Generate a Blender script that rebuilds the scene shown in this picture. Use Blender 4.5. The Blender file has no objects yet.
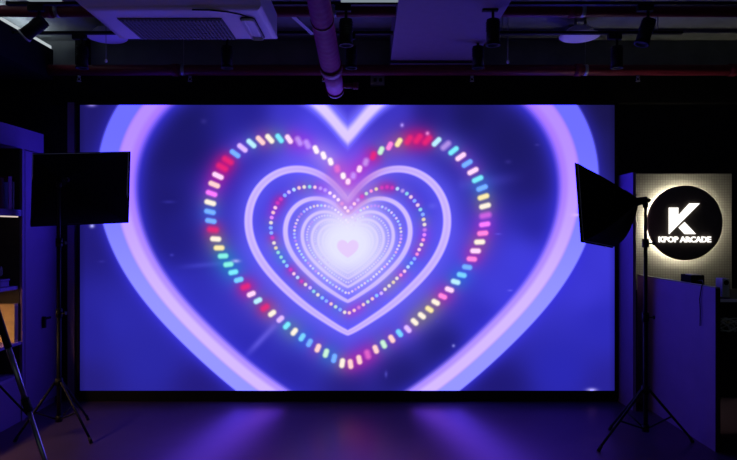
import bpy, bmesh, math, random
import numpy as np
from mathutils import Vector, Matrix

random.seed(4)
SC = bpy.context.scene
COL = SC.collection
R = math.radians

# ------------------------------------------------------------------ camera, world, exposure
CAM_H, FOC = 1.60, 600.0
cam_data = bpy.data.cameras.new('camera')
cam_data.sensor_fit = 'HORIZONTAL'
cam_data.sensor_width = 36.0
cam_data.lens = 36.0 * FOC / 737.0
cam_data.clip_start = 0.05
cam = bpy.data.objects.new('camera', cam_data)
COL.objects.link(cam)
cam.location = (0, 0, CAM_H)
cam.rotation_euler = (R(90), 0, 0)
SC.camera = cam

world = bpy.data.worlds.new('world')
SC.world = world
world.use_nodes = True
wb = world.node_tree.nodes['Background']
wb.inputs[0].default_value = (0.72, 0.92, 1.0, 1)
wb.inputs[1].default_value = 0.07

SC.view_settings.view_transform = 'Standard'
SC.view_settings.look = 'None'
SC.view_settings.exposure = 0.0
SC.view_settings.gamma = 1.0
SC.view_settings.use_curve_mapping = False
SC.cycles.use_denoising = True
SC.cycles.max_bounces = 6
SC.cycles.sample_clamp_indirect = 4.0

SCREEN_GAIN = 1.0
SCREEN_OVERDRIVE = 4.0   # how far the saturated LEDs exceed what a display can show
COVE_GAIN = 20.0
HALO_GAIN = 72.0
NICHE_GAIN = 80.0


def at(px, py, d):
    """The point of the room at distance d from the camera seen at photo position px, py."""
    return Vector(((px - 368.5) * d / FOC, d, CAM_H - (py - 230.0) * d / FOC))


# ------------------------------------------------------------------ helpers
class MB:
    """Collects shapes; build() links them as ONE mesh object."""

    def __init__(self):
        self.bm = bmesh.new()

    def box(self, lo, hi, bevel=0.0):
        lo, hi = Vector(lo), Vector(hi)
        g = bmesh.ops.create_cube(self.bm, size=1.0)
        vs = g['verts']
        for v in vs:
            v.co = Vector([(a + b) / 2 + c * (b - a) for a, b, c in zip(lo, hi, v.co)])
        if bevel:
            es = list({e for v in vs for e in v.link_edges})
            bmesh.ops.bevel(self.bm, geom=es, offset=bevel, segments=2, affect='EDGES', profile=0.5)
        return self

    def hexa(self, c):
        """Eight corners: four of one end, then four of the other, same order."""
        v = [self.bm.verts.new(p) for p in c]
        for f in ((0, 1, 2, 3), (7, 6, 5, 4), (0, 4, 5, 1), (1, 5, 6, 2), (2, 6, 7, 3), (3, 7, 4, 0)):
            self.bm.faces.new([v[i] for i in f])
        return self

    def tube(self, p0, p1, r0, r1=None, n=16, caps=True):
        p0, p1 = Vector(p0), Vector(p1)
        r1 = r0 if r1 is None else r1
        q = (p1 - p0).to_track_quat('Z', 'Y')
        a, b = [], []
        for i in range(n):
            t = 2 * math.pi * i / n
            e = Vector((math.cos(t), math.sin(t), 0))
            a.append(self.bm.verts.new(p0 + q @ (e * r0)))
            b.append(self.bm.verts.new(p1 + q @ (e * r1)))
        for i in range(n):
            f = self.bm.faces.new((a[i], a[(i + 1) % n], b[(i + 1) % n], b[i]))
            f.smooth = True
        if caps:
            self.bm.faces.new(a[::-1])
            self.bm.faces.new(b)
        return self

    def path(self, pts, r, n=8):
        """A round cord along points."""
        pts = [Vector(p) for p in pts]
        rings = []
        for i, p in enumerate(pts):
            d = (pts[min(i + 1, len(pts) - 1)] - pts[max(i - 1, 0)]).normalized()
            q = d.to_track_quat('Z', 'Y')
            rings.append([self.bm.verts.new(p + q @ Vector((r * math.cos(2 * math.pi * k / n), r * math.sin(2 * math.pi * k / n), 0))) for k in range(n)])
        for a, b in zip(rings, rings[1:]):
            best = min(range(n), key=lambda s: sum((a[k].co - b[(k + s) % n].co).length for k in range(n)))
            for k in range(n):
                f = self.bm.faces.new((a[k], a[(k + 1) % n], b[(k + 1 + best) % n], b[(k + best) % n]))
                f.smooth = True
        self.bm.faces.new(rings[0][::-1]); self.bm.faces.new(rings[-1])
        return self

    def lathe(self, prof, c=(0, 0, 0), n=32, axis='Z'):
        """Profile of (radius, height) pairs turned about an axis through c."""
        c = Vector(c)
        m = Matrix.Rotation(R(90), 3, 'X') if axis == 'Y' else Matrix.Identity(3)
        rings = []
        for (r, h) in prof:
            if r < 1e-5:
                rings.append([self.bm.verts.new(c + m @ Vector((0, 0, h)))])
            else:
                rings.append([self.bm.verts.new(c + m @ Vector((r * math.cos(2 * math.pi * k / n), r * math.sin(2 * math.pi * k / n), h))) for k in range(n)])
        for a, b in zip(rings, rings[1:]):
            for k in range(n):
                k2 = (k + 1) % n
                vs = [a[k % len(a)], a[k2 % len(a)], b[k2 % len(b)], b[k % len(b)]]
                vs = list(dict.fromkeys(vs))
                if len(vs) > 2:
                    f = self.bm.faces.new(vs); f.smooth = True
        return self

    def prism(self, poly, y0, y1):
        """A polygon in x, z given thickness from y0 to y1."""
        a = [self.bm.verts.new((x, y0, z)) for x, z in poly]
        b = [self.bm.verts.new((x, y1, z)) for x, z in poly]
        n = len(poly)
        self.bm.faces.new(a); self.bm.faces.new(b[::-1])
        for i in range(n):
            self.bm.faces.new((a[i], b[i], b[(i + 1) % n], a[(i + 1) % n]))
        return self

    def build(self, name, material, parent=None, origin=None):
        bm = self.bm
        bmesh.ops.recalc_face_normals(bm, faces=bm.faces)
        if parent is not None:
            off = Vector(parent['_o']) if '_o' in parent else Vector((0, 0, 0))
        elif origin is not None:
            off = Vector(origin)
        else:
            xs = [v.co for v in bm.verts]
            off = Vector(((min(v.x for v in xs) + max(v.x for v in xs)) / 2, (min(v.y for v in xs) + max(v.y for v in xs)) / 2, min(v.z for v in xs)))
        for v in bm.verts:
            v.co -= off
        me = bpy.data.meshes.new(name)
        bm.to_mesh(me); bm.free()
        me.materials.append(material)
        o = bpy.data.objects.new(name, me)
        COL.objects.link(o)
        if parent is not None:
            o.parent = parent
            o['_o'] = tuple(off)
        else:
            o.location = off
            o['_o'] = tuple(off)
        return o


def tag(o, label, cat, group=None):
    o['label'] = label; o['category'] = cat
    if group:
        o['group'] = group
    return o


def thing(name, loc, label, cat, group=None):
    o = bpy.data.objects.new(name, None)
    o.empty_display_size = 0.1
    COL.objects.link(o)
    o.location = loc; o['_o'] = tuple(loc)
    return tag(o, label, cat, group)


def struct(o):
    o['kind'] = 'structure'
    return o


def copy_tree(o, parent=None):
    c = o.copy(); COL.objects.link(c)
    if parent is not None:
        c.parent = parent
    for ch in list(o.children):
        copy_tree(ch, c)
    return c


def mat(name, col, rough=0.5, metal=0.0, spec=0.5, vary=0.15, scale=14.0, bump=0.0, bscale=60.0, rvary=0.0):
    m = bpy.data.materials.new(name); m.use_nodes = True
    nt = m.node_tree; b = nt.nodes['Principled BSDF']
    tc = nt.nodes.new('ShaderNodeTexCoord')
    nz = nt.nodes.new('ShaderNodeTexNoise'); nz.inputs['Scale'].default_value = scale; nz.inputs['Detail'].default_value = 5
    nt.links.new(tc.outputs['Object'], nz.inputs['Vector'])
    rp = nt.nodes.new('ShaderNodeValToRGB')
    rp.color_ramp.elements[0].position = 0.3; rp.color_ramp.elements[1].position = 0.7
    rp.color_ramp.elements[0].color = tuple(c * (1 - vary) for c in col) + (1,)
    rp.color_ramp.elements[1].color = tuple(min(c * (1 + vary), 1) for c in col) + (1,)
    nt.links.new(nz.outputs['Fac'], rp.inputs['Fac'])
    nt.links.new(rp.outputs['Color'], b.inputs['Base Color'])
    b.inputs['Roughness'].default_value = rough; b.inputs['Metallic'].default_value = metal
    b.inputs['Specular IOR Level'].default_value = spec
    if rvary:
        mr = nt.nodes.new('ShaderNodeMapRange')
        mr.inputs['To Min'].default_value = rough - rvary; mr.inputs['To Max'].default_value = rough + rvary
        nt.links.new(nz.outputs['Fac'], mr.inputs['Value']); nt.links.new(mr.outputs['Result'], b.inputs['Roughness'])
    if bump:
        n2 = nt.nodes.new('ShaderNodeTexNoise'); n2.inputs['Scale'].default_value = bscale; n2.inputs['Detail'].default_value = 4
        nt.links.new(tc.outputs['Object'], n2.inputs['Vector'])
        bp = nt.nodes.new('ShaderNodeBump'); bp.inputs['Strength'].default_value = bump; bp.inputs['Distance'].default_value = 0.004
        nt.links.new(n2.outputs['Fac'], bp.inputs['Height']); nt.links.new(bp.outputs['Normal'], b.inputs['Normal'])
    return m


def glow(name, col, strength):
    m = bpy.data.materials.new(name); m.use_nodes = True
    nt = m.node_tree; nt.nodes.remove(nt.nodes['Principled BSDF'])
    e = nt.nodes.new('ShaderNodeEmission'); e.inputs[0].default_value = col + (1,); e.inputs[1].default_value = strength
    nt.links.new(e.outputs[0], nt.nodes['Material Output'].inputs[0])
    return m


M = dict(
    black=mat('black_paint', (.006, .006, .007), .7, spec=.15, vary=.2),
    blackmetal=mat('black_metal', (.005, .005, .006), .6, 0.0, spec=.2, vary=.2),
    fabric=mat('black_fabric', (.0035, .0035, .004), .95, spec=.08, vary=.25, scale=90, bump=.3, bscale=400),
    wall=mat('dark_wall_paint', (.010, .009, .014), .8, spec=.2, vary=.2),
    purple=mat('violet_paint', (.18, .10, .26), .6, spec=.25, vary=.06, scale=5),
    floor=mat('dark_vinyl_floor', (.040, .028, .046), .24, spec=.6, vary=.12, scale=5, rvary=.03, bump=.02, bscale=180),
    slab=mat('grey_concrete', (.17, .185, .19), .9, spec=.2, vary=.12, scale=6, bump=.4, bscale=40),
    red=mat('red_pipe_enamel', (.15, .011, .03), .5, spec=.2, vary=.1),
    white=mat('white_plastic', (.80, .75, .82), .45, vary=.02),
    acdark=mat('grille_plastic', (.20, .19, .22), .6, vary=.05),
    silver=mat('brushed_aluminium', (.5, .5, .52), .32, .9, vary=.08, scale=30),
    card=mat('tan_cardboard', (.50, .33, .16), .8, spec=.2, vary=.08, scale=18),
    cardedge=mat('brown_tape', (.20, .12, .07), .5, vary=.1),
    shelf=mat('violet_board', (.20, .11, .29), .5, vary=.05),
    niche=mat('brown_niche_lining', (.045, .032, .022), .8, vary=.15),
    disc=mat('brown_black_sign_face', (.13, .105, .09), .6, spec=.2, vary=.1),
    steel=mat('dull_steel', (.35, .36, .37), .45, .7, vary=.1),
    grey=mat('grey_plastic', (.25, .25, .26), .5, vary=.08),
    rubber=mat('black_rubber', (.010, .010, .010), .8, vary=.1),
)


def floor_finish(m):
    """Satin violet-tinted sheen over the dark vinyl."""
    nt = m.node_tree; b = nt.nodes['Principled BSDF']
    b.inputs['Specular IOR Level'].default_value = 0.0
    g = nt.nodes.new('ShaderNodeBsdfGlossy'); g.inputs['Color'].default_value = (.20, .086, .125, 1)
    g.inputs['Roughness'].default_value = .30
    a = nt.nodes.new('ShaderNodeAddShader')
    nt.links.new(b.outputs[0], a.inputs[0]); nt.links.new(g.outputs[0], a.inputs[1])
    nt.links.new(a.outputs[0], nt.nodes['Material Output'].inputs[0])


floor_finish(M['floor'])


# ------------------------------------------------------------------ what the video wall is showing
SCR = (80.0, 105.0, 614.5, 390.6)          # the picture's own frame: left, top, right, bottom


def screen_picture(nx, ny):
    """The heart tunnel the video wall is playing, as display RGB (0..1), row 0 at the top."""
    cx, cy = 347.8, 248.0
    # the lamps of the largest string: position, colour, kind (0 soft glow, 1 lit lamp)
    W = (255, 236, 240); PW = (255, 205, 235); PK = (255, 120, 215); RD = (255, 40, 120); CR = (250, 240, 215)
    CY = (110, 225, 240); BL = (105, 165, 255); SK = (110, 200, 255); LI = (215, 175, 255); MG = (240, 110, 245)
    PE = (255, 200, 200); AQ = (120, 235, 220); YE = (245, 225, 160); GR = (190, 240, 205); LC = (175, 230, 245)
    lamps = [
        (348.0, 181.7, PW, 1), (343.2, 176, W, 1), (337.2, 168.8, PK, 0), (330.6, 161.8, W, 1), (323.6, 155.7, W, 1),
        (315.9, 149.8, W, 1), (307.3, 144.4, LI, 0), (298.9, 141.4, LI, 0), (289, 139.4, PW, 1), (279.6, 138.6, CY, 1),
        (269.8, 139, CR, 1), (260.6, 140.6, PE, 1), (251.5, 143.7, LC, 1), (242.5, 148.1, LI, 1), (235.2, 153.9, BL, 1),
        (228, 160.7, RD, 0), (222.3, 167.5, RD, 0), (218.1, 176, PW, 1), (214.4, 184.7, PE, 1), (211.7, 193.6, MG, 1),
        (210.4, 202.8, CR, 1), (210.1, 211.9, BL, 1), (211, 221, BL, 1), (213.1, 229.7, RD, 0), (215.8, 239, CR, 1),
        (219.2, 247.9, YE, 1), (223.2, 256, AQ, 1), (228.5, 264.4, AQ, 1), (233.4, 272.2, CY, 1), (238.8, 279.8, SK, 1),
        (245.6, 286.8, RD, 0), (251.4, 294, PW, 1), (258, 300.6, LC, 1), (265.1, 307.6, RD, 0), (272.2, 313.3, CR, 1),
        (280.4, 319.0, LI, 1), (286.8, 325.5, CY, 1), (294.3, 331.6, CR, 1), (302.1, 337.1, SK, 1), (309.5, 342.7, BL, 1),
        (317.9, 347.9, PE, 1), (326, 353, GR, 1), (334.1, 358.1, BL, 1), (342.2, 362.9, CR, 1), (350.5, 363.8, PE, 1),
        (359.2, 359.5, PE, 1), (367.6, 354.3, PK, 0), (375.7, 349.1, PE, 1), (383.6, 344.1, GR, 1), (391.7, 338.7, PE, 1),
        (399.4, 333, SK, 1), (407.7, 328.9, LI, 1), (414.5, 321.7, CR, 1), (421.8, 315.6, CR, 1), (429.3, 309.2, YE, 1),
        (435.6, 302.2, CR, 1), (442.6, 296.3, PK, 1), (449.3, 289.5, PW, 1), (455.5, 281.8, LC, 1), (461.6, 274.9, SK, 1),
        (467, 267.1, BL, 1), (471.7, 259, PK, 1), (475.4, 250.9, PW, 1), (479.5, 242, CR, 1), (482.6, 233.3, PK, 1),
        (484.6, 224.4, MG, 1), (485.3, 215.5, MG, 0), (484.9, 206.1, CR, 1), (483.3, 197, YE, 1), (481.9, 188.1, BL, 1),
        (477.5, 179.3, CY, 1), (472.8, 171.3, PW, 1), (467, 163.7, BL, 1), (460.6, 156.9, PW, 1), (453.4, 150.9, CY, 1),
        (445.7, 145.8, LI, 0), (436.5, 142.1, LC, 1), (427.2, 140.4, RD, 0), (418, 139, RD, 0), (408.5, 140.2, RD, 0),
        (398.6, 142.7, YE, 1), (389.5, 146.2, PK, 1), (381, 150.8, GR, 1), (373.2, 156, RD, 0), (365.8, 162.3, LI, 0),
        (359.4, 169.1, PW, 1), (353.3, 175.9, LI, 0)]
    pts = np.array([(a, b) for a, b, _, _ in lamps])
    dx, dy = pts[:, 0] - cx, pts[:, 1] - cy
    th = np.abs(np.arctan2(dx, -dy)); rr = np.hypot(dx, dy)
    coef = np.polyfit(np.append(th, np.pi), np.append(rr, 117.0), 9)
    x0, y0, x1, y1 = SCR
    X, Y = np.meshgrid(x0 + (np.arange(nx) + .5) / nx * (x1 - x0), y0 + (np.arange(ny) + .5) / ny * (y1 - y0))
    X = X.astype(np.float32); Y = Y.astype(np.float32)
    DX, DY = X - cx, Y - cy
    TH = np.abs(np.arctan2(DX, -DY)); RAD = np.hypot(DX, DY)
    S = (RAD / np.polyval(coef, TH)).astype(np.float32)
    gy, gx = np.gradient(S, (y1 - y0) / ny, (x1 - x0) / nx)
    G = np.maximum(np.hypot(gx, gy), 1e-3); G = np.minimum(G, .03)

    field = [
        (85, 112, 30, 24, 105), (85, 240, 32, 26, 120), (90, 330, 36, 32, 150), (85, 385, 34, 28, 125), (150, 360, 40, 38, 165),
        (200, 388, 34, 26, 125), (120, 320, 42, 40, 172), (608, 112, 24, 20, 72), (600, 150, 28, 24, 90), (608, 255, 60, 55, 215),
        (600, 320, 45, 42, 185), (608, 388, 40, 34, 150), (560, 370, 42, 40, 180), (500, 388, 30, 24, 115), (585, 290, 60, 55, 215),
        (180, 115, 24, 22, 95), (160, 150, 26, 22, 100), (165, 200, 28, 24, 110), (180, 240, 32, 28, 130), (180, 290, 48, 46, 187),
        (210, 320, 50, 48, 192), (250, 350, 46, 42, 182), (290, 380, 42, 38, 165), (347, 384, 34, 28, 125), (400, 375, 30, 26, 112),
        (440, 345, 30, 28, 118), (480, 320, 48, 44, 188), (520, 260, 66, 62, 225), (500, 290, 66, 62, 222), (540, 220, 38, 34, 155),
        (530, 180, 30, 25, 110), (510, 140, 27, 24, 98), (470, 115, 25, 22, 92), (250, 112, 34, 30, 140), (290, 112, 58, 52, 200),
        (310, 125, 76, 70, 235), (348, 160, 98, 78, 248), (395, 112, 62, 54, 200), (430, 112, 32, 26, 120), (225, 190, 40, 36, 172),
        (232, 225, 46, 42, 185), (250, 262, 66, 60, 215), (290, 305, 68, 68, 225), (347, 346, 62, 58, 210), (410, 308, 66, 62, 222),
        (455, 250, 64, 60, 218), (466, 200, 46, 42, 172), (448, 165, 36, 32, 150), (250, 162, 42, 36, 168), (300, 158, 88, 72, 238),
        (395, 160, 72, 52, 195), (270, 200, 66, 58, 222), (348, 312, 92, 86, 245), (272, 250, 90, 80, 240), (425, 230, 76, 66, 232),
        (432, 200, 58, 52, 212), (400, 290, 96, 90, 246), (520, 150, 27, 24, 100), (190, 150, 26, 22, 102), (150, 235, 30, 26, 118)]
    acc = np.zeros(X.shape + (3,), np.float32); ws = np.zeros(X.shape, np.float32)
    for (a, b, r, g, bl) in field:
        w = 1.0 / ((X - a) ** 2 + (Y - b) ** 2 + 320.0) ** 1.65
        acc += w[..., None] * np.array((r, g, bl), np.float32); ws += w
    img = acc / ws[..., None]

    def mix(col, a):
        nonlocal img
        img = img + (np.array(col, np.float32) - img) * np.clip(a, 0, 1)[..., None]

    def ramp(v, a, b):
        t = np.clip((v - a) / (b - a), 0, 1); return t * t * (3 - 2 * t)

    # faint rays
    def ray(ax, ay, bx, by, w, col, k):
        L = np.hypot(bx - ax, by - ay); ux, uy = (bx - ax) / L, (by - ay) / L
        t = (X - ax) * ux + (Y - ay) * uy; d = (X - ax) * -uy + (Y - ay) * ux
        mix(col, k * np.exp(-(d / w) ** 2) * ramp(t, 0, 8) * (1 - ramp(t, L * .5, L)))
    ray(279, 321, 240, 362, 3.2, (120, 110, 250), .55)
    ray(236, 262, 170, 268, 2.6, (90, 90, 240), .35)
    ray(455, 186, 530, 176, 6, (95, 85, 235), .25)
    ray(440, 206, 425, 206, 3, (140, 135, 255), .3)

    # the nearest neon heart: lilac face, blue flank, soft glow
    dn = ramp(Y, 120, 330)[..., None]
    blue = np.array((112, 112, 255), np.float32) * (1 - dn) + np.array((152, 152, 255), np.float32) * dn
    pink = np.array((184, 142, 255), np.float32) * (1 - dn) + np.array((214, 186, 255), np.float32) * dn
    rim = np.array((172, 122, 255), np.float32) * (1 - dn) + np.array((180, 146, 255), np.float32) * dn
    top = (1 - ramp(TH, .55, .8))
    def lay(col, a):
        nonlocal img
        img = img + (col - img) * np.clip(a, 0, 1)[..., None]
    lay(np.array((66, 60, 250), np.float32), .85 * np.exp(-((np.maximum(1.56 - S, 0)) / .075) ** 1.5) * (S < 1.7))
    lay(np.array((56, 50, 230), np.float32), (.45 + .3 * dn[..., 0]) * np.exp(-((np.maximum(S - 1.82, 0)) / .055) ** 1.3) * (S > 1.7))
    side = 1 - top
    lay(blue, side * ramp(S, 1.655, 1.69) * (1 - ramp(S, 1.815, 1.84)))
    lay(rim, side * ramp(S + .035 * dn[..., 0], 1.515, 1.585) * (1 - ramp(S, 1.675, 1.705)))
    lay(pink, side * ramp(S + .022 * dn[..., 0], 1.58, 1.63) * (1 - ramp(S, 1.665, 1.705)))
    lay(np.array((120, 112, 255), np.float32), top * ramp(S, 1.40, 1.56) * (1 - ramp(S, 1.78, 2.1)))
    lay(np.array((226, 206, 255), np.float32), top * ramp(S, 1.50, 1.62) * (1 - ramp(S, 1.72, 1.88)))

    # smaller neon hearts further down the tunnel
    for k in range(0, 9):
        s0 = 1 / (1.383 + .82 * k); d = (S - s0) / G; q = s0 / .723
        mix((100, 94, 255), .72 * np.exp(-(np.abs(d) / (17 * q)) ** 1.6))
        hw = (2.75 + 1.35 * np.abs(DX) / np.maximum(RAD, 1)) * q
        core = np.clip((hw + .9 - np.abs(d)) / 1.8, 0, 1)
        edge = np.exp(-((np.abs(d) - hw * .6) / (hw * .4)) ** 2)[..., None]
        c = np.array((203, 178, 255), np.float32) + edge * np.array((12, 14, 0), np.float32)
        img = img + (c - img) * (core * .95)[..., None]

    # the bright far end of the tunnel
    re = np.hypot(DX * .97, (Y - 243) * (1.0))
    haze = np.exp(-(re / 53) ** 2.3)
    lil = np.exp(-((X - cx) / 26) ** 2 - ((Y - 200) / 26) ** 2)
    mix((212, 168, 252), .55 * lil)
    mix((200, 183, 248), .60 * haze)
    mix((237, 238, 253), .97 * np.exp(-(re / 34) ** 2.5))
    for k in range(1, 9):
        s0 = 1 / (1.383 + .82 * k); q = s0 / .723; d = (S - s0) / G
        mix((226, 208, 252), .42 * np.clip((2.6 * q + .5 - np.abs(d)) / 1.4, 0, 1) * ramp(RAD, 14, 30))

    # strings of lamps: first every lamp's coloured spill, then the lamps
    for k in range(0, 6):
        sc = 1 / (1 + .79 * k)
        for layer in ((0, 1) if k < 2 else (1,)):
            for (a, b, col, kind) in lamps:
                px, py = cx + (a - cx) * sc, cy + (b - cy) * sc
                r0 = np.hypot(a - cx, b - cy)
                R = (34 if k == 0 else 18) * sc + 2
                i0 = max(int((px - R - x0) / (x1 - x0) * nx), 0); i1 = int((px + R - x0) / (x1 - x0) * nx) + 2
                j0 = max(int((py - R - y0) / (y1 - y0) * ny), 0); j1 = int((py + R - y0) / (y1 - y0) * ny) + 2
                xs, ys = X[j0:j1, i0:i1] - px, Y[j0:j1, i0:i1] - py
                cc = np.array(col, np.float32)
                if k >= 1:
                    cc = cc + (np.array((246, 232, 255), np.float32) - cc) * min(.3 + .25 * (k - 1), .9)
                    if col == RD: cc = np.array((238, 60, 200) if k == 1 else (225, 150, 245), np.float32)
                sub = img[j0:j1, i0:i1]
                if layer == 0:
                    sat = np.array(col, np.float32); sat = sat - sat.min() * .85; sat = sat / max(sat.max(), 1) * 235
                    if col in (CR, YE): sat = np.array((150, 135, 105), np.float32)
                    if col == W: sat = np.array((190, 150, 240), np.float32)
                    if col == RD: sat = np.array((225, 15, 110), np.float32)
                    if col in (PW, PE, PK): sat = np.array((215, 35, 165), np.float32)
                    if col in (LI, MG): sat = np.array((165, 55, 235), np.float32)
                    if col in (CY, AQ, GR, LC): sat = np.array((30, 150, 190), np.float32)
                    if col in (BL, SK): sat = np.array((40, 110, 240), np.float32)
                    if k >= 1: sat = sat + (np.array((120, 70, 245), np.float32) - sat) * min(.25 + .35 * (k - 1), 1)
                    dd = np.hypot(xs, ys) / sc
                    g = (.50 if col == RD else .30) * np.exp(-(dd / 9.5) ** 2) + .10 * np.exp(-(dd / 17) ** 2)
                    if k >= 1: g = g * (.7 if k == 1 else .35)
                    sub = sub + (sat - sub) * np.clip(g, 0, 1)[..., None]
                else:
                    ux, uy = (a - cx) / r0, (b - cy) / r0
                    if k == 0:
                        ux, uy = ux * .96 + np.sign(ux) * .1, uy * .93; n = np.hypot(ux, uy); ux, uy = ux / n, uy / n
                    t = xs * ux + ys * uy; d = -xs * uy + ys * ux
                    hl = (.036 * r0 - .4) * sc * (1 if k == 0 else .4); hw = (2.75 if k == 0 else 3.1) * sc
                    dist = np.hypot(np.maximum(np.abs(t) - max(hl - hw * .5, 0), 0), d)
                    soft = 1.5 if kind else 2.8
                    soft = soft * sc + .5
                    al = (.97 if kind else .70) * np.clip((hw + soft * .5 - dist) / soft, 0, 1)
                    if k == 0 and kind:
                        hot = np.exp(-((dist / (hw * .85)) ** 2))[..., None]
                        rimc = np.clip(cc * .93, 0, 255)
                        cc = rimc + (np.minimum(cc + 22, 255) - rimc) * hot
                    sub = sub + (cc - sub) * (al * (1, .97, .88, .6, .35, .2)[k])[..., None]
                img[j0:j1, i0:i1] = sub

    mix((232, 232, 252), .85 * np.exp(-(re / 27) ** 2.2))
    hs = .082; hd = (S - 0) ; yy = (Y - 248.5)
    S2 = np.hypot(DX, yy) / np.polyval(coef, np.abs(np.arctan2(DX, -yy)))
    mix((231, 205, 245), .95 * (1 - ramp(S2, hs - .014, hs + .006)))

    def star(a, b, w, h, col, k):
        mix(col, k * np.exp(-((X - a) / w) ** 2 - ((Y - b) / h) ** 2))
    for s_ in [(402, 125.4, 1.8, 2, (190, 160, 255), .9), (427.4, 133.6, 2, 2, (255, 150, 230), .9), (236, 261, 4, 1.8, (190, 190, 255), .8),
               (453.4, 345.6, 1.6, 1.6, (150, 150, 240), .8), (92, 104.8, 4.5, 2.2, (165, 150, 250), .95), (92.3, 226, 2.4, 2, (190, 190, 255), .95),
               (591.5, 390, 5, 2.2, (190, 180, 255), 1.0), (386, 374, 1.5, 3, (95, 90, 215), .6), (204, 121.6, 3, 2.4, (52, 46, 140), .7),
               (169, 202, 6, 1.5, (60, 56, 175), .5), (510, 290.4, 2.5, 1, (120, 110, 255), .6), (577, 215, 5, 1.6, (240, 200, 255), .6),
               (508, 162, 3, 2, (60, 52, 150), .5), (537, 145, 2.4, 1.2, (70, 62, 170), .5), (172, 255, 2, 1.4, (80, 76, 215), .5),
               (102, 261.5, 3, 1.2, (60, 54, 170), .5), (498, 234, 3, 1, (110, 96, 250), .5), (437, 321, 2, 1.6, (70, 62, 180), .5)]:
        star(*s_)
    # one slightly dark column of modules along the left and right border
    edge = np.minimum(X - x0, x1 - X)
    img *= (.86 + .14 * ramp(edge, 0, 7))[..., None]
    return np.clip(img / 255.0, 0, 1)

# ------------------------------------------------------------------ the room shell
BACK = 5.75


def plane_box(name, lo, hi, m):
    return struct(MB().box(lo, hi).build(name, m))


plane_box('floor', (-4.0, -2.3, -.10), (4.5, BACK, 0), M['floor'])
plane_box('ceiling', (-4.0, -2.3, 3.40), (4.5, BACK + .1, 3.50), M['slab'])
plane_box('wall_back', (-4.0, BACK, 0), (4.5, BACK + .1, 3.40), M['wall'])
plane_box('wall_left', (-4.1, -2.3, 0), (-4.0, BACK + .1, 3.40), M['wall'])
plane_box('wall_right', (4.5, -2.3, 0), (4.6, BACK + .1, 3.40), M['wall'])
# black fascia above the video wall and grey concrete beam over it
plane_box('trim_1', (-3.0, 5.66, 2.80), (4.5, BACK, 3.06), M['black'])
plane_box('trim_2', (-4.0, 5.70, 3.06), (4.5, BACK, 3.40), M['slab'])
# violet strips beside the video wall
plane_box('trim_3', (-2.83, 5.64, 0), (-2.765, BACK, 2.80), M['purple'])
plane_box('trim_4', (2.338, 5.305, 0), (2.365, 5.655, 2.11), M['purple'])
# soffit on the left carrying the cove light, dark side wall under it
plane_box('trim_5', (-4.0, 1.0, 2.98), (-2.90, 5.52, 3.255), M['black'])
# dropped pale soffit over the middle of the room
plane_box('trim_6', (.20, 2.6, 3.125), (.95, 5.66, 3.40), mat('violet_soffit_paint', (.20, .14, .24), .7, vary=.04))
plane_box('trim_7', (-2.73, 5.58, 3.06), (-2.64, 5.70, 3.40), M['black'])

# ------------------------------------------------------------------ the video wall
SX0, SX1 = (SCR[0] - 368.5) * 5.61 / FOC, (SCR[2] - 368.5) * 5.61 / FOC
SZ1, SZ0 = CAM_H - (SCR[1] - 230) * 5.61 / FOC, CAM_H - (SCR[3] - 230) * 5.61 / FOC
wall_led = thing('led_video_wall', ((SX0 + SX1) / 2, 5.65, 0),
                 'huge lit video wall playing a tunnel of glowing neon hearts against the back wall', 'video wall')


def make_screen(parent):
    nx, ny = 960, 514
    pic = screen_picture(nx, ny)[::-1]                       # row 0 at the bottom
    lin = np.where(pic <= .04045, pic / 12.92, ((pic + .055) / 1.055) ** 2.4).astype(np.float32)
    hot = np.clip((pic - .955) / .04, 0, 1)
    lin = lin * (1 + hot * np.array((SCREEN_OVERDRIVE * .30, 0, SCREEN_OVERDRIVE), np.float32))
    ox, oy, oz = parent['_o']
    gx = np.linspace(SX0, SX1, nx) - ox
    gz = np.linspace(SZ0, SZ1, ny) - oz
    co = np.empty((ny, nx, 3), np.float32)
    co[..., 0] = gx[None, :]; co[..., 1] = 5.61 - oy; co[..., 2] = gz[:, None]
    ii = np.arange((ny - 1) * (nx - 1)).reshape(ny - 1, nx - 1)
    j, i = np.divmod(ii, nx - 1)
    a = j * nx + i
    quads = np.stack([a, a + 1, a + nx + 1, a + nx], -1).reshape(-1).astype(np.int32)
    me = bpy.data.meshes.new('screen')
    me.vertices.add(nx * ny); me.vertices.foreach_set('co', co.reshape(-1))
    nf = (nx - 1) * (ny - 1)
    me.loops.add(nf * 4); me.loops.foreach_set('vertex_index', quads)
    me.polygons.add(nf)
    me.polygons.foreach_set('loop_start', np.arange(0, nf * 4, 4, dtype=np.int32))
    me.update(calc_edges=True)
    ca = me.color_attributes.new('picture', 'FLOAT_COLOR', 'POINT')
    rgba = np.ones((ny, nx, 4), np.float32); rgba[..., :3] = lin
    ca.data.foreach_set('color', rgba.reshape(-1))
    m = bpy.data.materials.new('led_screen'); m.use_nodes = True
    nt = m.node_tree; b = nt.nodes['Principled BSDF']
    b.inputs['Base Color'].default_value = (.01, .01, .01, 1); b.inputs['Roughness'].default_value = .6
    b.inputs['Specular IOR Level'].default_value = .1
    at_ = nt.nodes.new('ShaderNodeAttribute'); at_.attribute_name = 'picture'
    nt.links.new(at_.outputs['Color'], b.inputs['Emission Color'])
    b.inputs['Emission Strength'].default_value = SCREEN_GAIN
    me.materials.append(m)
    o = bpy.data.objects.new('screen', me); COL.objects.link(o); o.parent = parent
    return o


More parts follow.
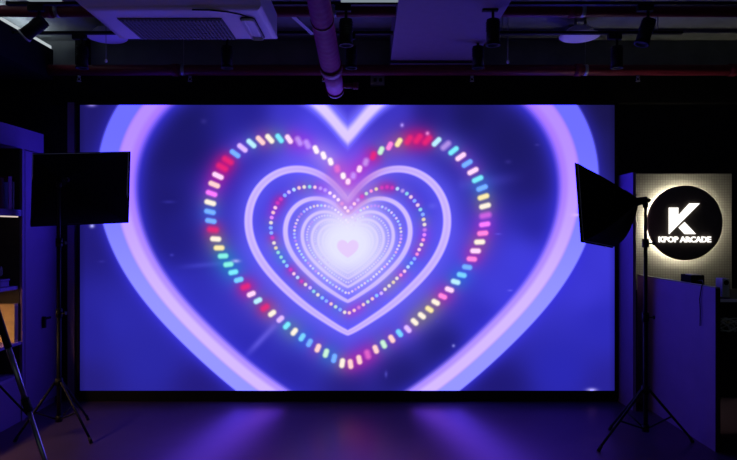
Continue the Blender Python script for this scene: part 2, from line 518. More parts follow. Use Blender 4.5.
make_screen(wall_led)
c = MB()
c.box((SX0 - .005, 5.615, SZ0 - .005), (SX1 + .005, 5.655, SZ1 + .005))
c.build('cabinet', M['black'], wall_led)
f = MB()
f.box((SX0 - .03, 5.60, SZ0 - .03), (SX0, 5.655, SZ1 + .025)).box((SX1, 5.60, SZ0 - .03), (SX1 + .025, 5.655, SZ1 + .025))
f.box((SX0 - .03, 5.60, SZ1), (SX1 + .025, 5.655, SZ1 + .025)).box((SX0 - .03, 5.60, SZ0 - .03), (SX1 + .025, 5.655, SZ0))
f.build('bezel', M['black'], wall_led)
MB().box((SX0 - .03, 5.605, 0), (SX1 + .03, 5.655, SZ0 - .03)).build('plinth', M['black'], wall_led)

# ------------------------------------------------------------------ left: violet shelving unit and tall cupboard
LX = -2.90
unit = thing('shelving_unit', (-3.2, 4.2, 0), 'violet built-in shelving unit along the left wall with open niche', 'shelving unit')
Y0, Y1 = 3.2, 5.03
MB().box((-3.45, Y0, 2.28), (LX, 5.36, 2.455), .004).build('header', M['purple'], unit)
MB().box((-3.45, Y1 - .005, 0), (LX, Y1 + .03, 2.28)).build('side_panel', M['purple'], unit)
MB().box((-3.45, Y0 - .03, 0), (LX, Y0, 2.28)).build('side_panel', M['purple'], unit)
MB().box((-3.45, Y0, .40), (-3.42, Y1 - .005, 2.28)).build('back_panel', M['niche'], unit)
MB().box((-3.42, Y1 - .012, .40), (LX - .02, Y1 - .005, 2.28)).build('lining', M['niche'], unit)
for z0, z1, dp in ((1.715, 1.77, 0), (1.105, 1.135, .03), (.645, .67, 0), (.375, .40, 0)):
    MB().box((-3.42, Y0, z0), (LX - dp, Y1 - .014, z1), .002).build('shelf', M['shelf'], unit)
MB().box((LX - .012, Y0 + .02, 1.704), (LX - .002, Y1 - .06, 1.714)).build('light_strip', glow('shelf_strip_light', (1.0, .82, .72), .75), unit)
MB().box((LX - .22, Y0 + .5, 1.095), (LX - .17, 4.5, 1.104)).build('light_strip', glow('niche_strip_light', (1.0, .62, .28), NICHE_GAIN), unit)
MB().box((-3.42, Y0, 0), (LX - .01, Y1 - .006, .374)).build('base_panel', M['purple'], unit)

cup = thing('tall_cupboard', (-3.2, 5.32, 0), 'tall violet cupboard with small black pull at the end of the left wall', 'cupboard')
MB().box((-3.45, 5.062, 0), (LX - .02, 5.59, 2.277)).build('body', M['purple'], cup)
dr = MB().box((LX - .019, 5.07, .06), (LX, 5.58, 2.27), .003).build('door', M['purple'], cup)
h = MB().box((LX + .002, 5.325, .73), (LX + .03, 5.35, .83), .004).box((LX + .014, 5.335, .80), (LX + .03, 5.43, .82), .004)
h.build('handle', M['blackmetal'], dr)

# what stands on the shelves
for k, (y0, w, hh, colr, lab) in enumerate([
        (4.80, .045, .25, (.22, .03, .035), 'dark red book nearest the camera on the upper niche shelf'),
        (4.85, .05, .22, (.10, .06, .03), 'brown book between the two red books on the upper niche shelf'),
        (4.905, .05, .27, (.20, .02, .03), 'tallest red book on the upper niche shelf'),
        (4.968, .026, .23, (.09, .08, .06), 'thin olive book closest to the side panel on the upper niche shelf')]):
    b = thing('book', (-3.05, y0 + w / 2, 1.77), lab, 'book', 'books on the upper niche shelf')
    MB().box((-3.17, y0 + .004, 1.775), (-2.955, y0 + w - .004, 1.77 + hh - .006)).build('pages', mat('book_pages', (.5, .45, .36), .9), b)
    mc = mat('book_cover_%s' % k, colr, .6)
    q = MB().box((-3.175, y0, 1.77), (-2.948, y0 + .004, 1.77 + hh)).box((-3.175, y0 + w - .004, 1.77), (-2.948, y0 + w, 1.77 + hh))
    q.box((-2.955, y0, 1.77), (-2.945, y0 + w, 1.77 + hh)).build('cover', mc, b)

bx = thing('cardboard_box', (-3.1, 4.98, .67), 'flat tan cardboard box standing upright in the lower niche', 'box')
MB().box((-3.34, 4.955, .671), (-2.925, 5.012, .99), .003).build('carton', M['card'], bx)
MB().box((-3.335, 4.954, .81), (-2.93, 4.9548, .85)).build('tape', mat('tan_tape', (.42, .27, .13), .5), bx)
MB().box((-2.9255, 4.957, .69), (-2.9235, 5.010, .97)).build('end_flap', M['cardedge'], bx)

sm = thing('small_case', (-3.0, 4.86, 1.135), 'small violet case lying on the middle niche shelf', 'case')
MB().box((-3.04, 4.80, 1.136), (-2.945, 4.92, 1.185), .008).build('body', M['purple'], sm)
MB().box((-3.045, 4.795, 1.185), (-2.94, 4.925, 1.20), .005).build('lid', M['purple'], sm)

# ------------------------------------------------------------------ right: perforated panel, round sign, partition, desk


def perforated():
    m = bpy.data.materials.new('ribbed_panel'); m.use_nodes = True
    nt = m.node_tree; b = nt.nodes['Principled BSDF']
    tc = nt.nodes.new('ShaderNodeTexCoord')
    br = nt.nodes.new('ShaderNodeTexBrick'); br.offset = 0
    br.inputs['Scale'].default_value = 1; br.inputs['Brick Width'].default_value = .024; br.inputs['Row Height'].default_value = .024
    br.inputs['Mortar Size'].default_value = .0016
    br.inputs['Color1'].default_value = (.22, .215, .20, 1); br.inputs['Color2'].default_value = (.20, .195, .185, 1); br.inputs['Mortar'].default_value = (.11, .105, .10, 1)
    sx = nt.nodes.new('ShaderNodeSeparateXYZ'); cx = nt.nodes.new('ShaderNodeCombineXYZ')
    nt.links.new(tc.outputs['Object'], sx.inputs[0])
    nt.links.new(sx.outputs['X'], cx.inputs['X']); nt.links.new(sx.outputs['Z'], cx.inputs['Y'])
    nt.links.new(cx.outputs[0], br.inputs['Vector'])
    nt.links.new(br.outputs['Color'], b.inputs['Base Color'])
    b.inputs['Roughness'].default_value = .6
    return m


plane_box('trim_8', (2.44, 5.60, 1.04), (3.39, BACK, 2.125), perforated())

SGX, SGZ, SGR = 2.905, 1.665, .343
sign = thing('round_sign', (SGX, 5.6, SGZ - SGR), 'round dark sign with lit white lettering and a glowing halo on the grid panel', 'sign')
MB().lathe([(0, -.0), (SGR - .006, 0), (SGR, .006), (SGR, .030), (SGR - .02, .032), (0, .032)], (SGX, 5.532, SGZ), 72, 'Y').build('face', M['disc'], sign)
MB().lathe([(.293, -.046), (.300, -.046), (.300, -.026), (.293, -.026), (.293, -.046)], (SGX, 5.532, SGZ), 64, 'Y').build('halo_light', glow('halo_light', (1.0, .92, .66), HALO_GAIN), sign)
MB().lathe([(0, -.068), (.26, -.068), (.26, .0), (0, .0)], (SGX, 5.532, SGZ), 48, 'Y').build('mount', M['black'], sign)
white_lit = glow('lit_white_acrylic', (1.0, .97, .90), 1.6)


def sg(u, v):
    """A spot on the sign face, from the photograph's logo drawing (u right, v down)."""
    p = at(650 + u / 7.083, 190 + v / 7.083, 5.497)
    return (p.x, p.z)


lg = MB()
lg.prism([sg(*q) for q in ((133, 125), (198, 125), (198, 182), (278, 95), (350, 95), (133, 312))], 5.488, 5.4995)
lg.prism([sg(*q) for q in ((203, 266), (243, 228), (322, 312), (245, 312))], 5.488, 5.4995)
lg.build('logo', white_lit, sign)


def lettering(text, x0, x1, z0, z1, y, material, parent):
    cu = bpy.data.curves.new('lettering', 'FONT'); cu.body = text; cu.extrude = .006; cu.offset = .03
    cu.size = 1.0; cu.resolution_u = 3
    t = bpy.data.objects.new('lettering', cu); COL.objects.link(t)
    bpy.context.view_layer.update()
    me = bpy.data.meshes.new_from_object(t.evaluated_get(bpy.context.evaluated_depsgraph_get()))
    bpy.data.objects.remove(t); bpy.data.curves.remove(cu)
    xs = [v.co.x for v in me.vertices]; ys = [v.co.y for v in me.vertices]
    a, b, c_, d = min(xs), max(xs), min(ys), max(ys)
    off = Vector(parent['_o'])
    for v in me.vertices:
        x = x0 + (v.co.x - a) / (b - a) * (x1 - x0); z = z0 + (v.co.y - c_) / (d - c_) * (z1 - z0)
        v.co = Vector((x, y - v.co.z, z)) - off
    me.name = 'lettering'; me.materials.clear(); me.materials.append(material)
    o = bpy.data.objects.new('lettering', me); COL.objects.link(o); o.parent = parent
    return o


ta, tb = sg(60, 371), sg(430, 329)
lettering('KPOP ARCADE', ta[0], tb[0], ta[1], tb[1], 5.4925, white_lit, sign)

PX = 2.50
part = thing('half_height_partition', (PX + .016, 4.95, 0), 'violet half-height partition in front of the round sign', 'partition')
MB().box((PX, 4.325, 0), (PX + .032, 5.58, 1.178)).build('panel', M['purple'], part)
MB().box((PX - .001, 4.322, 1.178), (PX + .033, 5.582, 1.187), .002).build('capping', mat('dark_grey_capping', (.09, .09, .10), .5), part)
MB().box((PX, 4.318, 0), (PX + .032, 4.325, 1.178)).build('shaded_end', M['black'], part)  # black sheet stands for the unlit end of the violet panel

DX0, DY0, DZ = PX + .04, 4.45, 1.088
desk = thing('standing_desk', (2.95, 4.85, 0), 'dark standing desk with pale front edge behind the violet partition at right', 'desk')
MB().box((DX0, DY0, DZ - .03), (3.4, 5.25, DZ)).build('top', M['black'], desk)
MB().box((DX0, DY0 - .008, DZ - .022), (3.4, DY0, DZ + .001)).build('edge_strip', M['white'], desk)
for x, y in ((DX0 + .01, DY0 + .02), (3.34, DY0 + .02), (DX0 + .01, 5.18), (3.34, 5.18)):
    MB().box((x, y, 0), (x + .04, y + .04, DZ - .03)).build('leg', M['blackmetal'], desk)
MB().box((DX0 + .06, DY0 + .03, .80), (3.33, 5.2, .82)).build('lower_shelf', M['black'], desk)

dv = thing('equipment_box', (2.6, 4.8, DZ), 'small dark equipment box with pale rim on the desk behind the violet partition', 'box')
MB().box((2.548, 4.74, DZ + .001), (2.655, 4.90, DZ + .155), .004).build('body', M['fabric'], dv)
MB().box((2.546, 4.737, DZ + .155), (2.630, 4.82, DZ + .160)).build('lid_edge', M['grey'], dv)
cb = MB().path([(2.60, 4.735, 1.20), (2.56, 4.60, 1.215), (2.515, 4.505, 1.196), (2.494, 4.49, 1.183), (2.491, 4.495, 1.15), (2.492, 4.515, 1.08), (2.491, 4.505, .99), (2.492, 4.51, .88)], .004)
tag(cb.build('black_cable', M['rubber'], origin=(2.494, 4.49, 1.183)), 'thin black cable hanging over the edge of the violet partition', 'cable')

sp = thing('small_speaker', (2.70, 4.58, DZ), 'small grey upright box with round dark port at right end of the desk', 'speaker')
MB().box((2.672, 4.53, DZ + .001), (2.727, 4.62, DZ + .145), .005).build('case', mat('pale_grey_plastic', (.5, .5, .5), .5), sp)
MB().lathe([(0, 0), (.017, 0), (.019, .004), (.015, .006), (0, .006)], (2.70, 4.53, DZ + .115), 24, 'Y').build('port', M['black'], sp)
cl = MB()
pts = []
for k in range(60):
    a = k * .55
    pts.append((2.735 + .06 * math.cos(a) + .012 * math.sin(a * 3.1), 4.56 + .03 * math.sin(a * 1.3), .830 + .055 * (1 + math.sin(a * .7 + k * .02)) * .9))
cl.path(pts, .0045, 6)
tag(cl.build('cable_coil', mat('pale_grey_cable', (.5, .5, .5), .5)), 'loose coil of grey cable on the shelf under the desk at right', 'cable')

# ------------------------------------------------------------------ softboxes on tripod stands


def stand(loc, top, feet, label):
    x, y = loc
    s = thing('light_stand', (x, y, 0), label, 'light stand')
    MB().tube((x, y, .10), (x, y, .95), .0165).build('lower_tube', M['blackmetal'], s)
    MB().tube((x, y, .95), (x, y, 1.5), .0135).build('middle_tube', M['blackmetal'], s)
    MB().tube((x, y, 1.5), (x, y, top - .055), .011).build('upper_tube', M['blackmetal'], s)
    for z in (.95, 1.5):
        cn = MB().tube((x, y, z - .03), (x, y, z + .035), .024).build('clamp_collar', M['blackmetal'], s)
        MB().tube((x + .02, y - .005, z), (x + .055, y - .012, z), .006).tube((x + .05, y - .011, z), (x + .062, y - .013, z), .014, n=12).build('clamp_knob', M['rubber'], cn)
    MB().tube((x, y, .385), (x, y, .44), .028).build('upper_hub', M['blackmetal'], s)
    MB().tube((x, y, .10), (x, y, .15), .026).build('lower_hub', M['blackmetal'], s)
    for (ang, r) in feet:
        d = Vector((math.cos(R(ang)), math.sin(R(ang)), 0))
        a = Vector((x, y, .41)) + d * .028
        b = Vector((x, y, .012)) + d * r
        lg_ = MB().tube(a, b, .0105, .009, 12).build('leg', M['blackmetal'], s)
        MB().tube(b + Vector((0, 0, -.011)), a.lerp(b, .93), .013, .0125, 12).build('rubber_foot', M['rubber'], lg_)
        MB().tube(Vector((x, y, .125)) + d * .026, a.lerp(b, .52), .006, n=8).build('brace', M['blackmetal'], s)
    return s


def softbox(apex, rim, label):
    """rim: four corners of the open front; apex: where the lamp holder sits."""
    apex = Vector(apex); rim = [Vector(p) for p in rim]
    cen = sum(rim, Vector()) / 4
    ax = (cen - apex).normalized()
    s = thing('softbox', (apex.x, apex.y, apex.z - .05), label, 'softbox')
    # cloth shell: slightly hollow panels between four ribs, from a small octagon collar to the rim
    m = MB(); N = 8; rows = []
    for j in range(N + 1):
        t = j / N
        row = []
        for i in range(4):
            p, q = rim[i], rim[(i + 1) % 4]
            for k in range(6):
                u = k / 6
                e = p.lerp(q, u)
                sag = -.018 * math.sin(math.pi * u) * math.sin(math.pi * min(t * .9 + .1, 1))
                bulge = .16 * math.sin(math.pi * t)
                v = apex + ax * .03 + (e - apex) * (t * .9 + .1)
                radial = (e - cen) * (bulge * (.35 if (e - cen).z > 0 else 1.15)) + (e - cen).normalized() * sag
                row.append(m.bm.verts.new(v + radial))
        rows.append(row)
    n = len(rows[0])
    for a, b in zip(rows, rows[1:]):
        for i in range(n):
            fc = m.bm.faces.new((a[i], a[(i + 1) % n], b[(i + 1) % n], b[i])); fc.smooth = False
    sh = m.build('cloth_shell', M['fabric'], s)
    mod = sh.modifiers.new('cloth_thickness', 'SOLIDIFY'); mod.thickness = .003
    g = MB()
    off = ax * .03
    for i in range(4):
        g.tube(rim[i] + off, rim[(i + 1) % 4] + off, .004, n=8)
    g.build('rim_band', M['fabric'], s)
    d = MB()
    ins = [cen + (p - cen) * .985 + ax * .012 for p in rim]
    d.hexa([p for p in ins] + [p + ax * .003 for p in ins])
    d.build('diffuser', mat('white_diffuser_cloth', (.62, .62, .64), .9), s)
    MB().tube(apex - ax * .012, apex + ax * .10, .024, .036, 20).build('lamp_holder', M['fabric'], s)
    br = MB().tube(apex + Vector((0, 0, -.055)), apex + Vector((0, 0, -.012)), .018, n=12)
    side = Vector((0, 0, 1)).cross(ax).normalized()
    br.tube(apex - side * .055, apex + side * .03, .008, n=10)
    b_ = br.build('bracket', M['blackmetal'], s)
    kp = apex - side * .055
    MB().tube(kp, kp - side * .022, .017, .015, 12).build('knob', M['blackmetal'], b_)
    return s


la = at(59, 180, 4.70)
stand((la.x, la.y), la.z, ((215, .30), (330, .40), (80, .36)), 'black tripod light stand by the violet cupboard at left')
softbox(la, [at(31, 153, 5.0), at(129, 151, 5.12), at(127, 222, 5.12), at(29, 226, 5.0)],
        'black rectangular softbox seen from behind at the left end of the video wall')
ra = at(645.5, 200, 4.47)
stand((ra.x, ra.y), ra.z, ((199, .43), (8, .385), (112, .36)), 'black tripod light stand in front of the violet partition at right')
softbox(ra, [at(579, 162, 4.40), at(620, 186, 5.0), at(616, 247, 5.0), at(585, 241, 4.40)],
        'black softbox turned left at the right end of the video wall')

# ------------------------------------------------------------------ camera tripod, left foreground
tp_apex = at(-12, 303, 2.8)
tr = thing('camera_tripod', (tp_apex.x, tp_apex.y, 0), 'black and silver camera tripod in the left foreground', 'tripod')
MB().tube(tp_apex + Vector((0, 0, -.35)), tp_apex + Vector((0, 0, .12)), .014).build('centre_column', M['silver'], tr)
MB().tube(tp_apex + Vector((0, 0, -.04)), tp_apex + Vector((0, 0, .035)), .04, .034, 20).build('shoulder', M['blackmetal'], tr)
hd = MB().box(tp_apex + Vector((-.04, -.05, .12)), tp_apex + Vector((.04, .05, .17)), .008).build('pan_head', M['blackmetal'], tr)
MB().tube(tp_apex + Vector((.03, -.03, .14)), tp_apex + Vector((.06, -.24, .04)), .008).build('pan_handle', M['rubber'], hd)
for ang, r in ((-8, .48), (118, .46), (232, .46)):
    d = Vector((math.cos(R(ang)), math.sin(R(ang)), 0))
    a = tp_apex + d * .035 + Vector((0, 0, -.01)); b = Vector((tp_apex.x, tp_apex.y, .012)) + d * r
    L = MB().tube(a, a.lerp(b, .16), .016, .016, 12).build('leg', M['blackmetal'], tr)
    MB().tube(a.lerp(b, .14), a.lerp(b, .36), .0125, n=12).build('upper_section', M['silver'], L)
    MB().tube(a.lerp(b, .345), a.lerp(b, .395), .018, n=12).build('leg_lock', M['rubber'], L)
    MB().tube(a.lerp(b, .39), a.lerp(b, .68), .0105, n=12).build('middle_section', M['silver'], L)
    MB().tube(a.lerp(b, .665), a.lerp(b, .71), .015, n=12).build('leg_lock', M['rubber'], L)
    MB().tube(a.lerp(b, .70), a.lerp(b, .985), .009, n=12).build('lower_section', M['silver'], L)
    MB().tube(a.lerp(b, .97), b, .012, .014, 12).build('rubber_foot', M['rubber'], L)
    cz = Vector((tp_apex.x, tp_apex.y, tp_apex.z - .33))
    MB().tube(cz, a.lerp(b, .42), .005, n=8).build('spreader', M['blackmetal'], tr)

# ------------------------------------------------------------------ air conditioner under the ceiling
AZ = 2.675
ax0, ax1, ay0, ay1 = -1.445, -.520, 2.58, 3.41
ac = thing('ceiling_air_conditioner', ((ax0 + ax1) / 2, (ay0 + ay1) / 2, AZ), 'white ceiling cassette air conditioner with long grille at upper left', 'air conditioner')
MB().box((ax0 + .04, ay0 + .04, AZ + .15), (ax1 - .04, ay1 - .04, AZ + .32), .01).build('body', M['steel'], ac)
p = MB()
f0 = [(-1.375, 2.93, AZ), (ax1 - .012, 2.93, AZ), (ax1 - .004, 3.395, AZ + .002), (-1.385, 3.395, AZ + .002)]
f1 = [(ax0 + .02, 2.80, AZ + .045), (ax1, 2.90, AZ + .02), (ax1, ay1, AZ + .010), (ax0 + .03, ay1, AZ + .018)]
f2 = [(ax0, ay0, AZ + .15), (ax1, ay0, AZ + .15), (ax1, ay1, AZ + .15), (ax0, ay1, AZ + .15)]
rows = [[p.bm.verts.new(q) for q in f] for f in (f0, f1, f2)]
p.bm.faces.new(rows[0]); p.bm.faces.new(rows[2][::-1])
for ra_, rb_ in zip(rows, rows[1:]):
    for i in range(4):
        p.bm.faces.new((ra_[i], rb_[i], rb_[(i + 1) % 4], ra_[(i + 1) % 4])).smooth = False
bmesh.ops.bevel(p.bm, geom=[e for e in p.bm.edges if all(v in rows[0] for v in e.verts)], offset=.02, segments=4, affect='EDGES', profile=.5)
p.build('panel', M['white'], ac)
gx0, gx1, gy0, gy1 = -1.275, -.745, 3.045, 3.365
gr = MB()
gr.prism([(gx0, AZ - .004), (gx1, AZ - .004), (gx1, AZ + .002), (gx0, AZ + .002)], gy0, gy1)
gr.build('grille_bed', mat('grille_shadow_plastic', (.10, .09, .11), .7), ac)
sl = MB()
for k in range(27):
    x = gx0 + .008 + k * (gx1 - gx0 - .022) / 26
    sl.box((x, gy0 + .008, AZ - .0105), (x + .0075, gy1 - .008, AZ - .003))
for k in range(5):
    y = gy0 + .03 + k * (gy1 - gy0 - .06) / 4
    sl.box((gx0 + .006, y, AZ - .008), (gx1 - .006, y + .004, AZ - .003))
sl.build('grille', M['acdark'], ac)


def groove_loop(pts, r):
    return MB().path(pts, r, 6)


def rounded(x0, y0, x1, y1, r, z, n=5):
    out = []
    for cx, cy, a0 in ((x1 - r, y1 - r, 0), (x0 + r, y1 - r, 90), (x0 + r, y0 + r, 180), (x1 - r, y0 + r, 270)):
        for k in range(n + 1):
            a = R(a0 + 90 * k / n)
            out.append((cx + r * math.cos(a), cy + r * math.sin(a), z))
    out.append(out[0])
    return out


gasket = mat('dark_gap_gasket', (.015, .013, .02), .8)
lv = MB().box((-.648, 3.035, AZ - .0035), (-.583, 3.355, AZ + .003), .02).build('louvre', M['white'], ac)
MB().path(rounded(-.652, 3.03, -.579, 3.36, .025, AZ - .002), .0032, 6).build('louvre_gap', gasket, lv)
MB().path([(-.86, 2.925, AZ - .001), (-.78, 2.93, AZ - .001), (-.70, 2.95, AZ - .001), (-.64, 2.985, AZ - .001), (-.605, 3.025, AZ - .001)], .004, 6).build('seam', gasket, ac)
for x in (ax0 + .12, ax1 - .12):
    for y in (ay0 + .12, ay1 - .12):
        MB().tube((x, y, AZ + .28), (x, y, 3.40), .006, n=8).build('hanger_rod', M['steel'], ac)

# ------------------------------------------------------------------ pipes and duct under the ceiling
a, b = at(318.5, 0, 3.55), at(330.8, 66, 4.5)
e = at(335.2, 89, 5.15)
st = a + (a - b) * .8
duct = thing('round_duct', (b.x, b.y, b.z - .1), 'thick red round pipe coming forward above the middle of the video wall', 'pipe')
m = MB()
n = 26
prev = None
for k in range(n):                                            # wrinkled sleeve
    p0, p1 = st.lerp(b, k / n), st.lerp(b, (k + 1) / n)
    r = .060 + .017 * k / n
    m.tube(p0, p0.lerp(p1, .5), r, r + .0022, 28, False)
    m.tube(p0.lerp(p1, .5), p1, r + .0022, r + .0006, 28, False)
m.build('sleeve', mat('wrinkled_red_lagging', (.30, .03, .16), .6, spec=.15, vary=.1, bump=.5, bscale=25), duct)
dirv = (e - b).normalized()
MB().tube(b - dirv * .05, b + dirv * .07, .086, .086, 32).build('coupling', M['red'], duct)
MB().tube(b, e, .072, .072, 32).build('end_pipe', mat('pink_red_enamel', (.36, .05, .24), .55, spec=.2, vary=.08), duct)
MB().tube(e - dirv * .05, e + dirv * .03, .082, .076, 32).build('end_cap', M['red'], duct)
k0 = st.lerp(b, .585)
MB().tube(k0 - dirv * .012, k0 + dirv * .012, .0745, .0745, 32).build('band', M['red'], duct)
q = MB().tube(e - dirv * .12, e - dirv * .12 + Vector((.16, .0, -.005)), .022, n=16)
q.tube(e - dirv * .12 + Vector((.155, 0, -.005)), e - dirv * .12 + Vector((.20, 0, -.005)), .030, n=16)
q.build('side_outlet', M['red'], duct)
MB().tube(b + Vector((0, 0, .07)), Vector((b.x, b.y, 3.40)), .006, n=8).build('hanger_rod', M['steel'], duct)
MB().tube(a + Vector((0, 0, .06)), Vector((a.x, a.y, 3.40)), .006, n=8).build('hanger_rod', M['steel'], duct)


def long_pipe(name, y, z, r, x0, x1, m, label, hang):
    o = thing(name, ((x0 + x1) / 2, y, z - r), label, 'pipe')
    MB().tube((x0, y, z), (x1, y, z), r, n=24).build('pipe', m, o)
    for x in hang:
        MB().tube((x - .03, y, z), (x + .03, y, z), r + .008, n=24).build('coupling', m, o)
        MB().tube((x + .07, y, z + r), (x + .07, y, 3.40), .005, n=8).build('hanger_rod', M['steel'], o)
        MB().tube((x + .055, y, z), (x + .085, y, z), r + .003, n=20).build('hanger_ring', M['steel'], o)
    return o


pipe_far = long_pipe('sprinkler_pipe', 5.45, 3.052, .048, -3.9, 4.4, M['red'], 'dark red sprinkler pipe running straight above the video wall', (-1.75, 1.9, 3.3))
pipe_near = long_pipe('sprinkler_pipe', 4.40, 3.205, .042, -3.9, 4.4, M['red'], 'red pipe crossing near the top of the ceiling in front of the spotlights', (-2.35, -.32, 1.5, 2.9))


def make_sprinkler(px, py):
    p_ = at(px, py, 5.45)
    x, y, z = p_.x, 5.45, 3.006
    o = thing('fire_sprinkler', (x, y, z - .062), '', 'sprinkler')
    MB().tube((x, y, z - .004), (x, y, z - .024), .015, .012, 12).build('socket', M['steel'], o)
    w = MB().path([(x - .006, y, z - .022), (x - .016, y, z - .036), (x - .003, y, z - .052)], .0035, 6)
    w.path([(x + .006, y, z - .022), (x + .016, y, z - .036), (x + .003, y, z - .052)], .0035, 6)
    w.build('frame_arm', M['silver'], o)
    MB().tube((x, y, z - .052), (x, y, z - .057), .020, n=16).build('deflector', M['silver'], o)
    return o


base_sp = make_sprinkler(79, 68)
for px, lab in ((79, 'small metal sprinkler head under the far pipe, leftmost of the row'),
                (190, 'small metal sprinkler head below the air conditioner on the far pipe'),
                (324, 'small metal sprinkler head beside the thick round pipe'),
                (472, 'small metal sprinkler head under the pale dropped soffit'),
                (638, 'small metal sprinkler head under the far pipe, rightmost of the row')):
    o = base_sp if px == 79 else copy_tree(base_sp)
    o.location.x = at(px, 68, 5.45).x
    tag(o, lab, 'sprinkler', 'sprinkler heads on the far pipe')

# lighting track rails and spotlights
RC_Y, RC_Z = 4.90, 3.209
RD_Y, RD_Z = 4.15, 3.165


def rail(y, z, x0, x1, label):
    o = thing('track_rail', ((x0 + x1) / 2, y, z - .012), label, 'track rail')
    MB().box((x0, y - .017, z - .011), (x1, y + .017, z + .011)).build('channel', M['blackmetal'], o)
    for k in range(5):
        x = x0 + .2 + k * (x1 - x0 - .4) / 4
        MB().tube((x, y, z + .011), (x, y, 3.40), .004, n=8).build('hanger_rod', M['steel'], o)
    return o


rail(RC_Y, RC_Z, at(12, 33, RC_Y).x, at(682, 33, RC_Y).x, 'black lighting track crossing behind the thick round pipe')
rail(RD_Y, RD_Z, -2.5, 3.6, 'black lighting track nearest the camera at the very top')


def make_spot(drop, ring):
    """Local: origin at the rail underside; the can hangs below and is turned with the thing."""
    o = thing('track_spotlight', (0, 0, 0), '', 'spotlight')
    MB().box((-.075, -.02, -.042), (.035, .02, 0), .004).build('adapter', M['blackmetal'], o)
    MB().tube((0, 0, -.04), (0, 0, -drop), .010, n=10).build('stem', M['blackmetal'], o)
    cn = MB().tube((0, 0, -drop), (0, 0, -drop - .165), .044, .046, 24).build('can', M['blackmetal'], o)
    MB().lathe([(.046, -drop - .165), (.050, -drop - .165), (.050, -drop - .178), (.040, -drop - .178), (.030, -drop - .150), (0, -drop - .150)], n=24).build('front_ring', ring, cn)
    for k in range(4):
        z = -drop - .018 - k * .018
        MB().tube((0, 0, z), (0, 0, z - .006), .049, n=24).build('cooling_fin', M['blackmetal'], cn)
    return o


far0 = make_spot(.10, M['blackmetal'])
lit0 = make_spot(.085, M['steel'])  # paler ring stands for the cove light on this one's edge
near0 = make_spot(.10, M['blackmetal'])
grp = 'black track spotlights under the ceiling'
spots = [
    (far0, 82, RC_Y, RC_Z, 0, 0, 'black track spotlight hanging left of the air conditioner'),
    (far0, 227, RC_Y, RC_Z, 0, 0, 'black track spotlight hanging just below the air conditioner'),
    (far0, 351, RC_Y, RC_Z, 0, 0, 'lower black track spotlight just right of the thick round pipe'),
    (far0, 478, RC_Y, RC_Z, 0, 0, 'lower black track spotlight at the right edge of the violet-lit soffit'),
    (far0, 617, RC_Y, RC_Z, 0, 0, 'black track spotlight hanging right of the white dome fixture'),
    (lit0, 39, RD_Y, RD_Z, 0, -52, 'tilted black track spotlight at the upper left corner beside the cove light'),
    (near0, 346, RD_Y, RD_Z, 0, 0, 'upper black track spotlight just right of the thick round pipe'),
    (near0, 493, RD_Y, RD_Z, 0, 0, 'upper black track spotlight at the right edge of the violet-lit soffit'),
    (near0, 648, RD_Y, RD_Z, 0, -18, 'tilted black track spotlight furthest right near the top')]
seen, tilts = set(), []
for src, px, y, z, rz, tilt, lab in spots:
    o = src if id(src) not in seen else copy_tree(src)
    seen.add(id(src))
    o.location = (at(px, 40, y).x, y, z - .0112)
    tag(o, lab, 'spotlight', grp)
    if tilt:
        for ch in o.children:
            if ch.name.startswith('can'):
                pv = Vector((0, 0, -.13))
                tilts.append((ch, pv, tilt))
for ch, pv, tilt in tilts:
    if True:
        if True:
            if True:
                ch.matrix_local = Matrix.Translation(pv) @ Matrix.Rotation(R(-tilt), 4, 'Y') @ Matrix.Translation(-pv)

# white dome fixtures


def dome(px, py, d, label):
    p_ = at(px, py, d)
    o = thing('dome_fixture', (p_.x, p_.y, p_.z), label, 'ceiling fixture', 'white dome fixtures under the ceiling')
    z = p_.z
    MB().lathe([(0, z), (.10, z + .002), (.155, z + .012), (.168, z + .022), (.168, z + .028), (.125, z + .040), (.110, z + .075), (.085, z + .095), (0, z + .10)], (p_.x, p_.y, 0), 48).build('shade', M['white'], o)
    for dx in (-.035, .05):
        MB().tube((p_.x + dx, p_.y, z + .09), (p_.x + dx, p_.y, 3.40), .008, n=10).tube((p_.x + dx, p_.y, z + .09), (p_.x + dx, p_.y, z + .15), .014, n=10).build('hanger_rod', M['silver'], o)
    return o


dome(579.5, 39, 5.1, 'white dome fixture hanging at upper right by a pale duct')
dome(107, 40, 5.2, 'white dome fixture half hidden behind the air conditioner')
dk = thing('square_duct', (1.79, 5.32, 3.2), 'pale grey upright duct behind the right dome fixture', 'duct')
MB().box((1.755, 5.26, 3.30), (1.855, 5.36, 3.40)).build('body', M['slab'], dk)


def cord(px, y0, y1, d, label):
    t, b = at(px, y0, d), at(px, y1, d)
    o = thing('hanging_cord', (b.x, b.y, b.z - .02), label, 'cord', 'thin cords hanging from the ceiling')
    MB().tube((b.x, b.y, 3.40), b, .003, n=8).build('cord', M['steel'], o)
    MB().lathe([(0, -.022), (.010, -.018), (.012, -.005), (.006, .008), (0, .010)], b, 16).build('weight', M['white'], o)
    return o


cord(106, 30, 60, 5.0, 'thin pale cord with a small weight hanging left below the air conditioner')
cord(508, 18, 61, 5.0, 'thin pale cord hanging between the soffit and the right dome fixture')

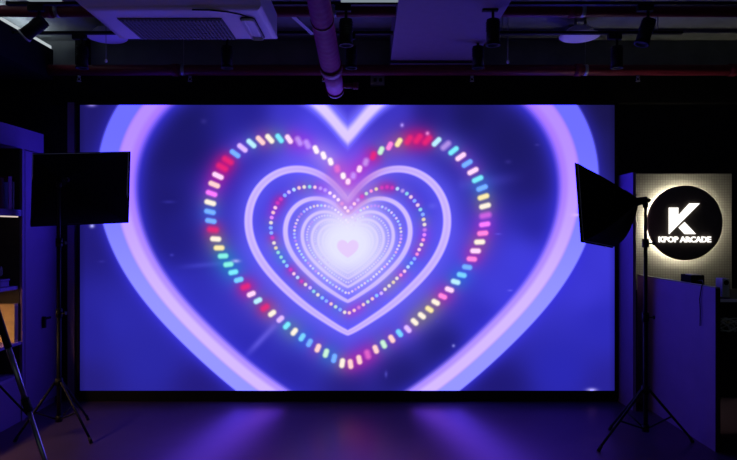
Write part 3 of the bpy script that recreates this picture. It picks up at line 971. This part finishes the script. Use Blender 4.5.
# pale strut, pale ceiling panels with added glow, sensor box
a_, b_ = at(290, 13, 4.45), at(313, 34, 4.85)
sb = MB()
dv_ = (b_ - a_).normalized(); sd = Vector((0, 0, 1)).cross(dv_).normalized() * .018; u_ = Vector((0, 0, .006))
sb.hexa([a_ - sd - u_, a_ + sd - u_, a_ + sd + u_, a_ - sd + u_, b_ - sd - u_, b_ + sd - u_, b_ + sd + u_, b_ - sd + u_])
strut = thing('ceiling_strut', b_, 'pale slanting metal strut left of the thick round pipe', 'strut')
sb.build('bar', M['steel'], strut)
MB().tube(a_, (a_.x, a_.y, 3.40), .005, n=8).build('hanger_rod', M['steel'], strut)
MB().tube(b_, (b_.x, b_.y, 3.40), .005, n=8).build('hanger_rod', M['steel'], strut)


def glow_panel(px0, px1, py, d, label):
    l, r = at(px0, py, d), at(px1, py, d)
    z = l.z
    o = thing('glowing_ceiling_panel', ((l.x + r.x) / 2, d - .3, z), label, 'ceiling panel', 'pale ceiling panels with added glow')
    MB().box((l.x, d - .6, z), (r.x, d, z + .012)).build('diffuser', glow('panel_glow', (.70, .84, 1.0), .30), o)  # pale panel glows by itself in place of light falling on it
    MB().box((l.x, d - .6, z + .013), (r.x, d, z + .07)).build('housing', M['steel'], o)
    for x in (l.x + .05, r.x - .05):
        MB().tube((x, d - .3, z + .07), (x, d - .3, 3.40), .005, n=8).build('hanger_rod', M['steel'], o)
    return o


glow_panel(341, 398, 2.4, 4.02, 'pale ceiling panel with added glow above the thick round pipe at the top edge')
glow_panel(29, 62, 1.6, 4.02, 'pale ceiling panel with added glow at the upper left corner')

sx = at(377.5, 86, 5.64)
sn = thing('sensor_box', (sx.x, 5.66, sx.z), 'small grey box with two dark ports on the black fascia', 'sensor')
MB().box((sx.x - .065, 5.60, sx.z), (sx.x + .065, 5.659, sx.z + .095), .006).build('case', M['grey'], sn)
for dx in (-.022, .028):
    MB().box((sx.x + dx - .014, 5.594, sx.z + .03), (sx.x + dx + .014, 5.6005, sx.z + .062)).build('port', M['black'], sn)

# cove light on the soffit
cv = thing('cove_light', (-3.0, 3.6, 3.256), 'cold white strip light hidden on the left soffit under the ceiling', 'strip light')
MB().box((-3.02, 1.2, 3.256), (-2.98, 5.48, 3.270)).build('base', M['white'], cv)
MB().box((-3.015, 1.2, 3.270), (-2.985, 5.48, 3.276)).build('strip', glow('cove_strip', (.80, .92, 1.0), COVE_GAIN), cv)
MB().box((-2.945, 1.2, 3.256), (-2.905, 5.50, 3.288), .004).build('lens', glow('cove_lens', (.86, .95, 1.0), .55), cv)

for o in SC.objects:
    if '_o' in o:
        del o['_o']
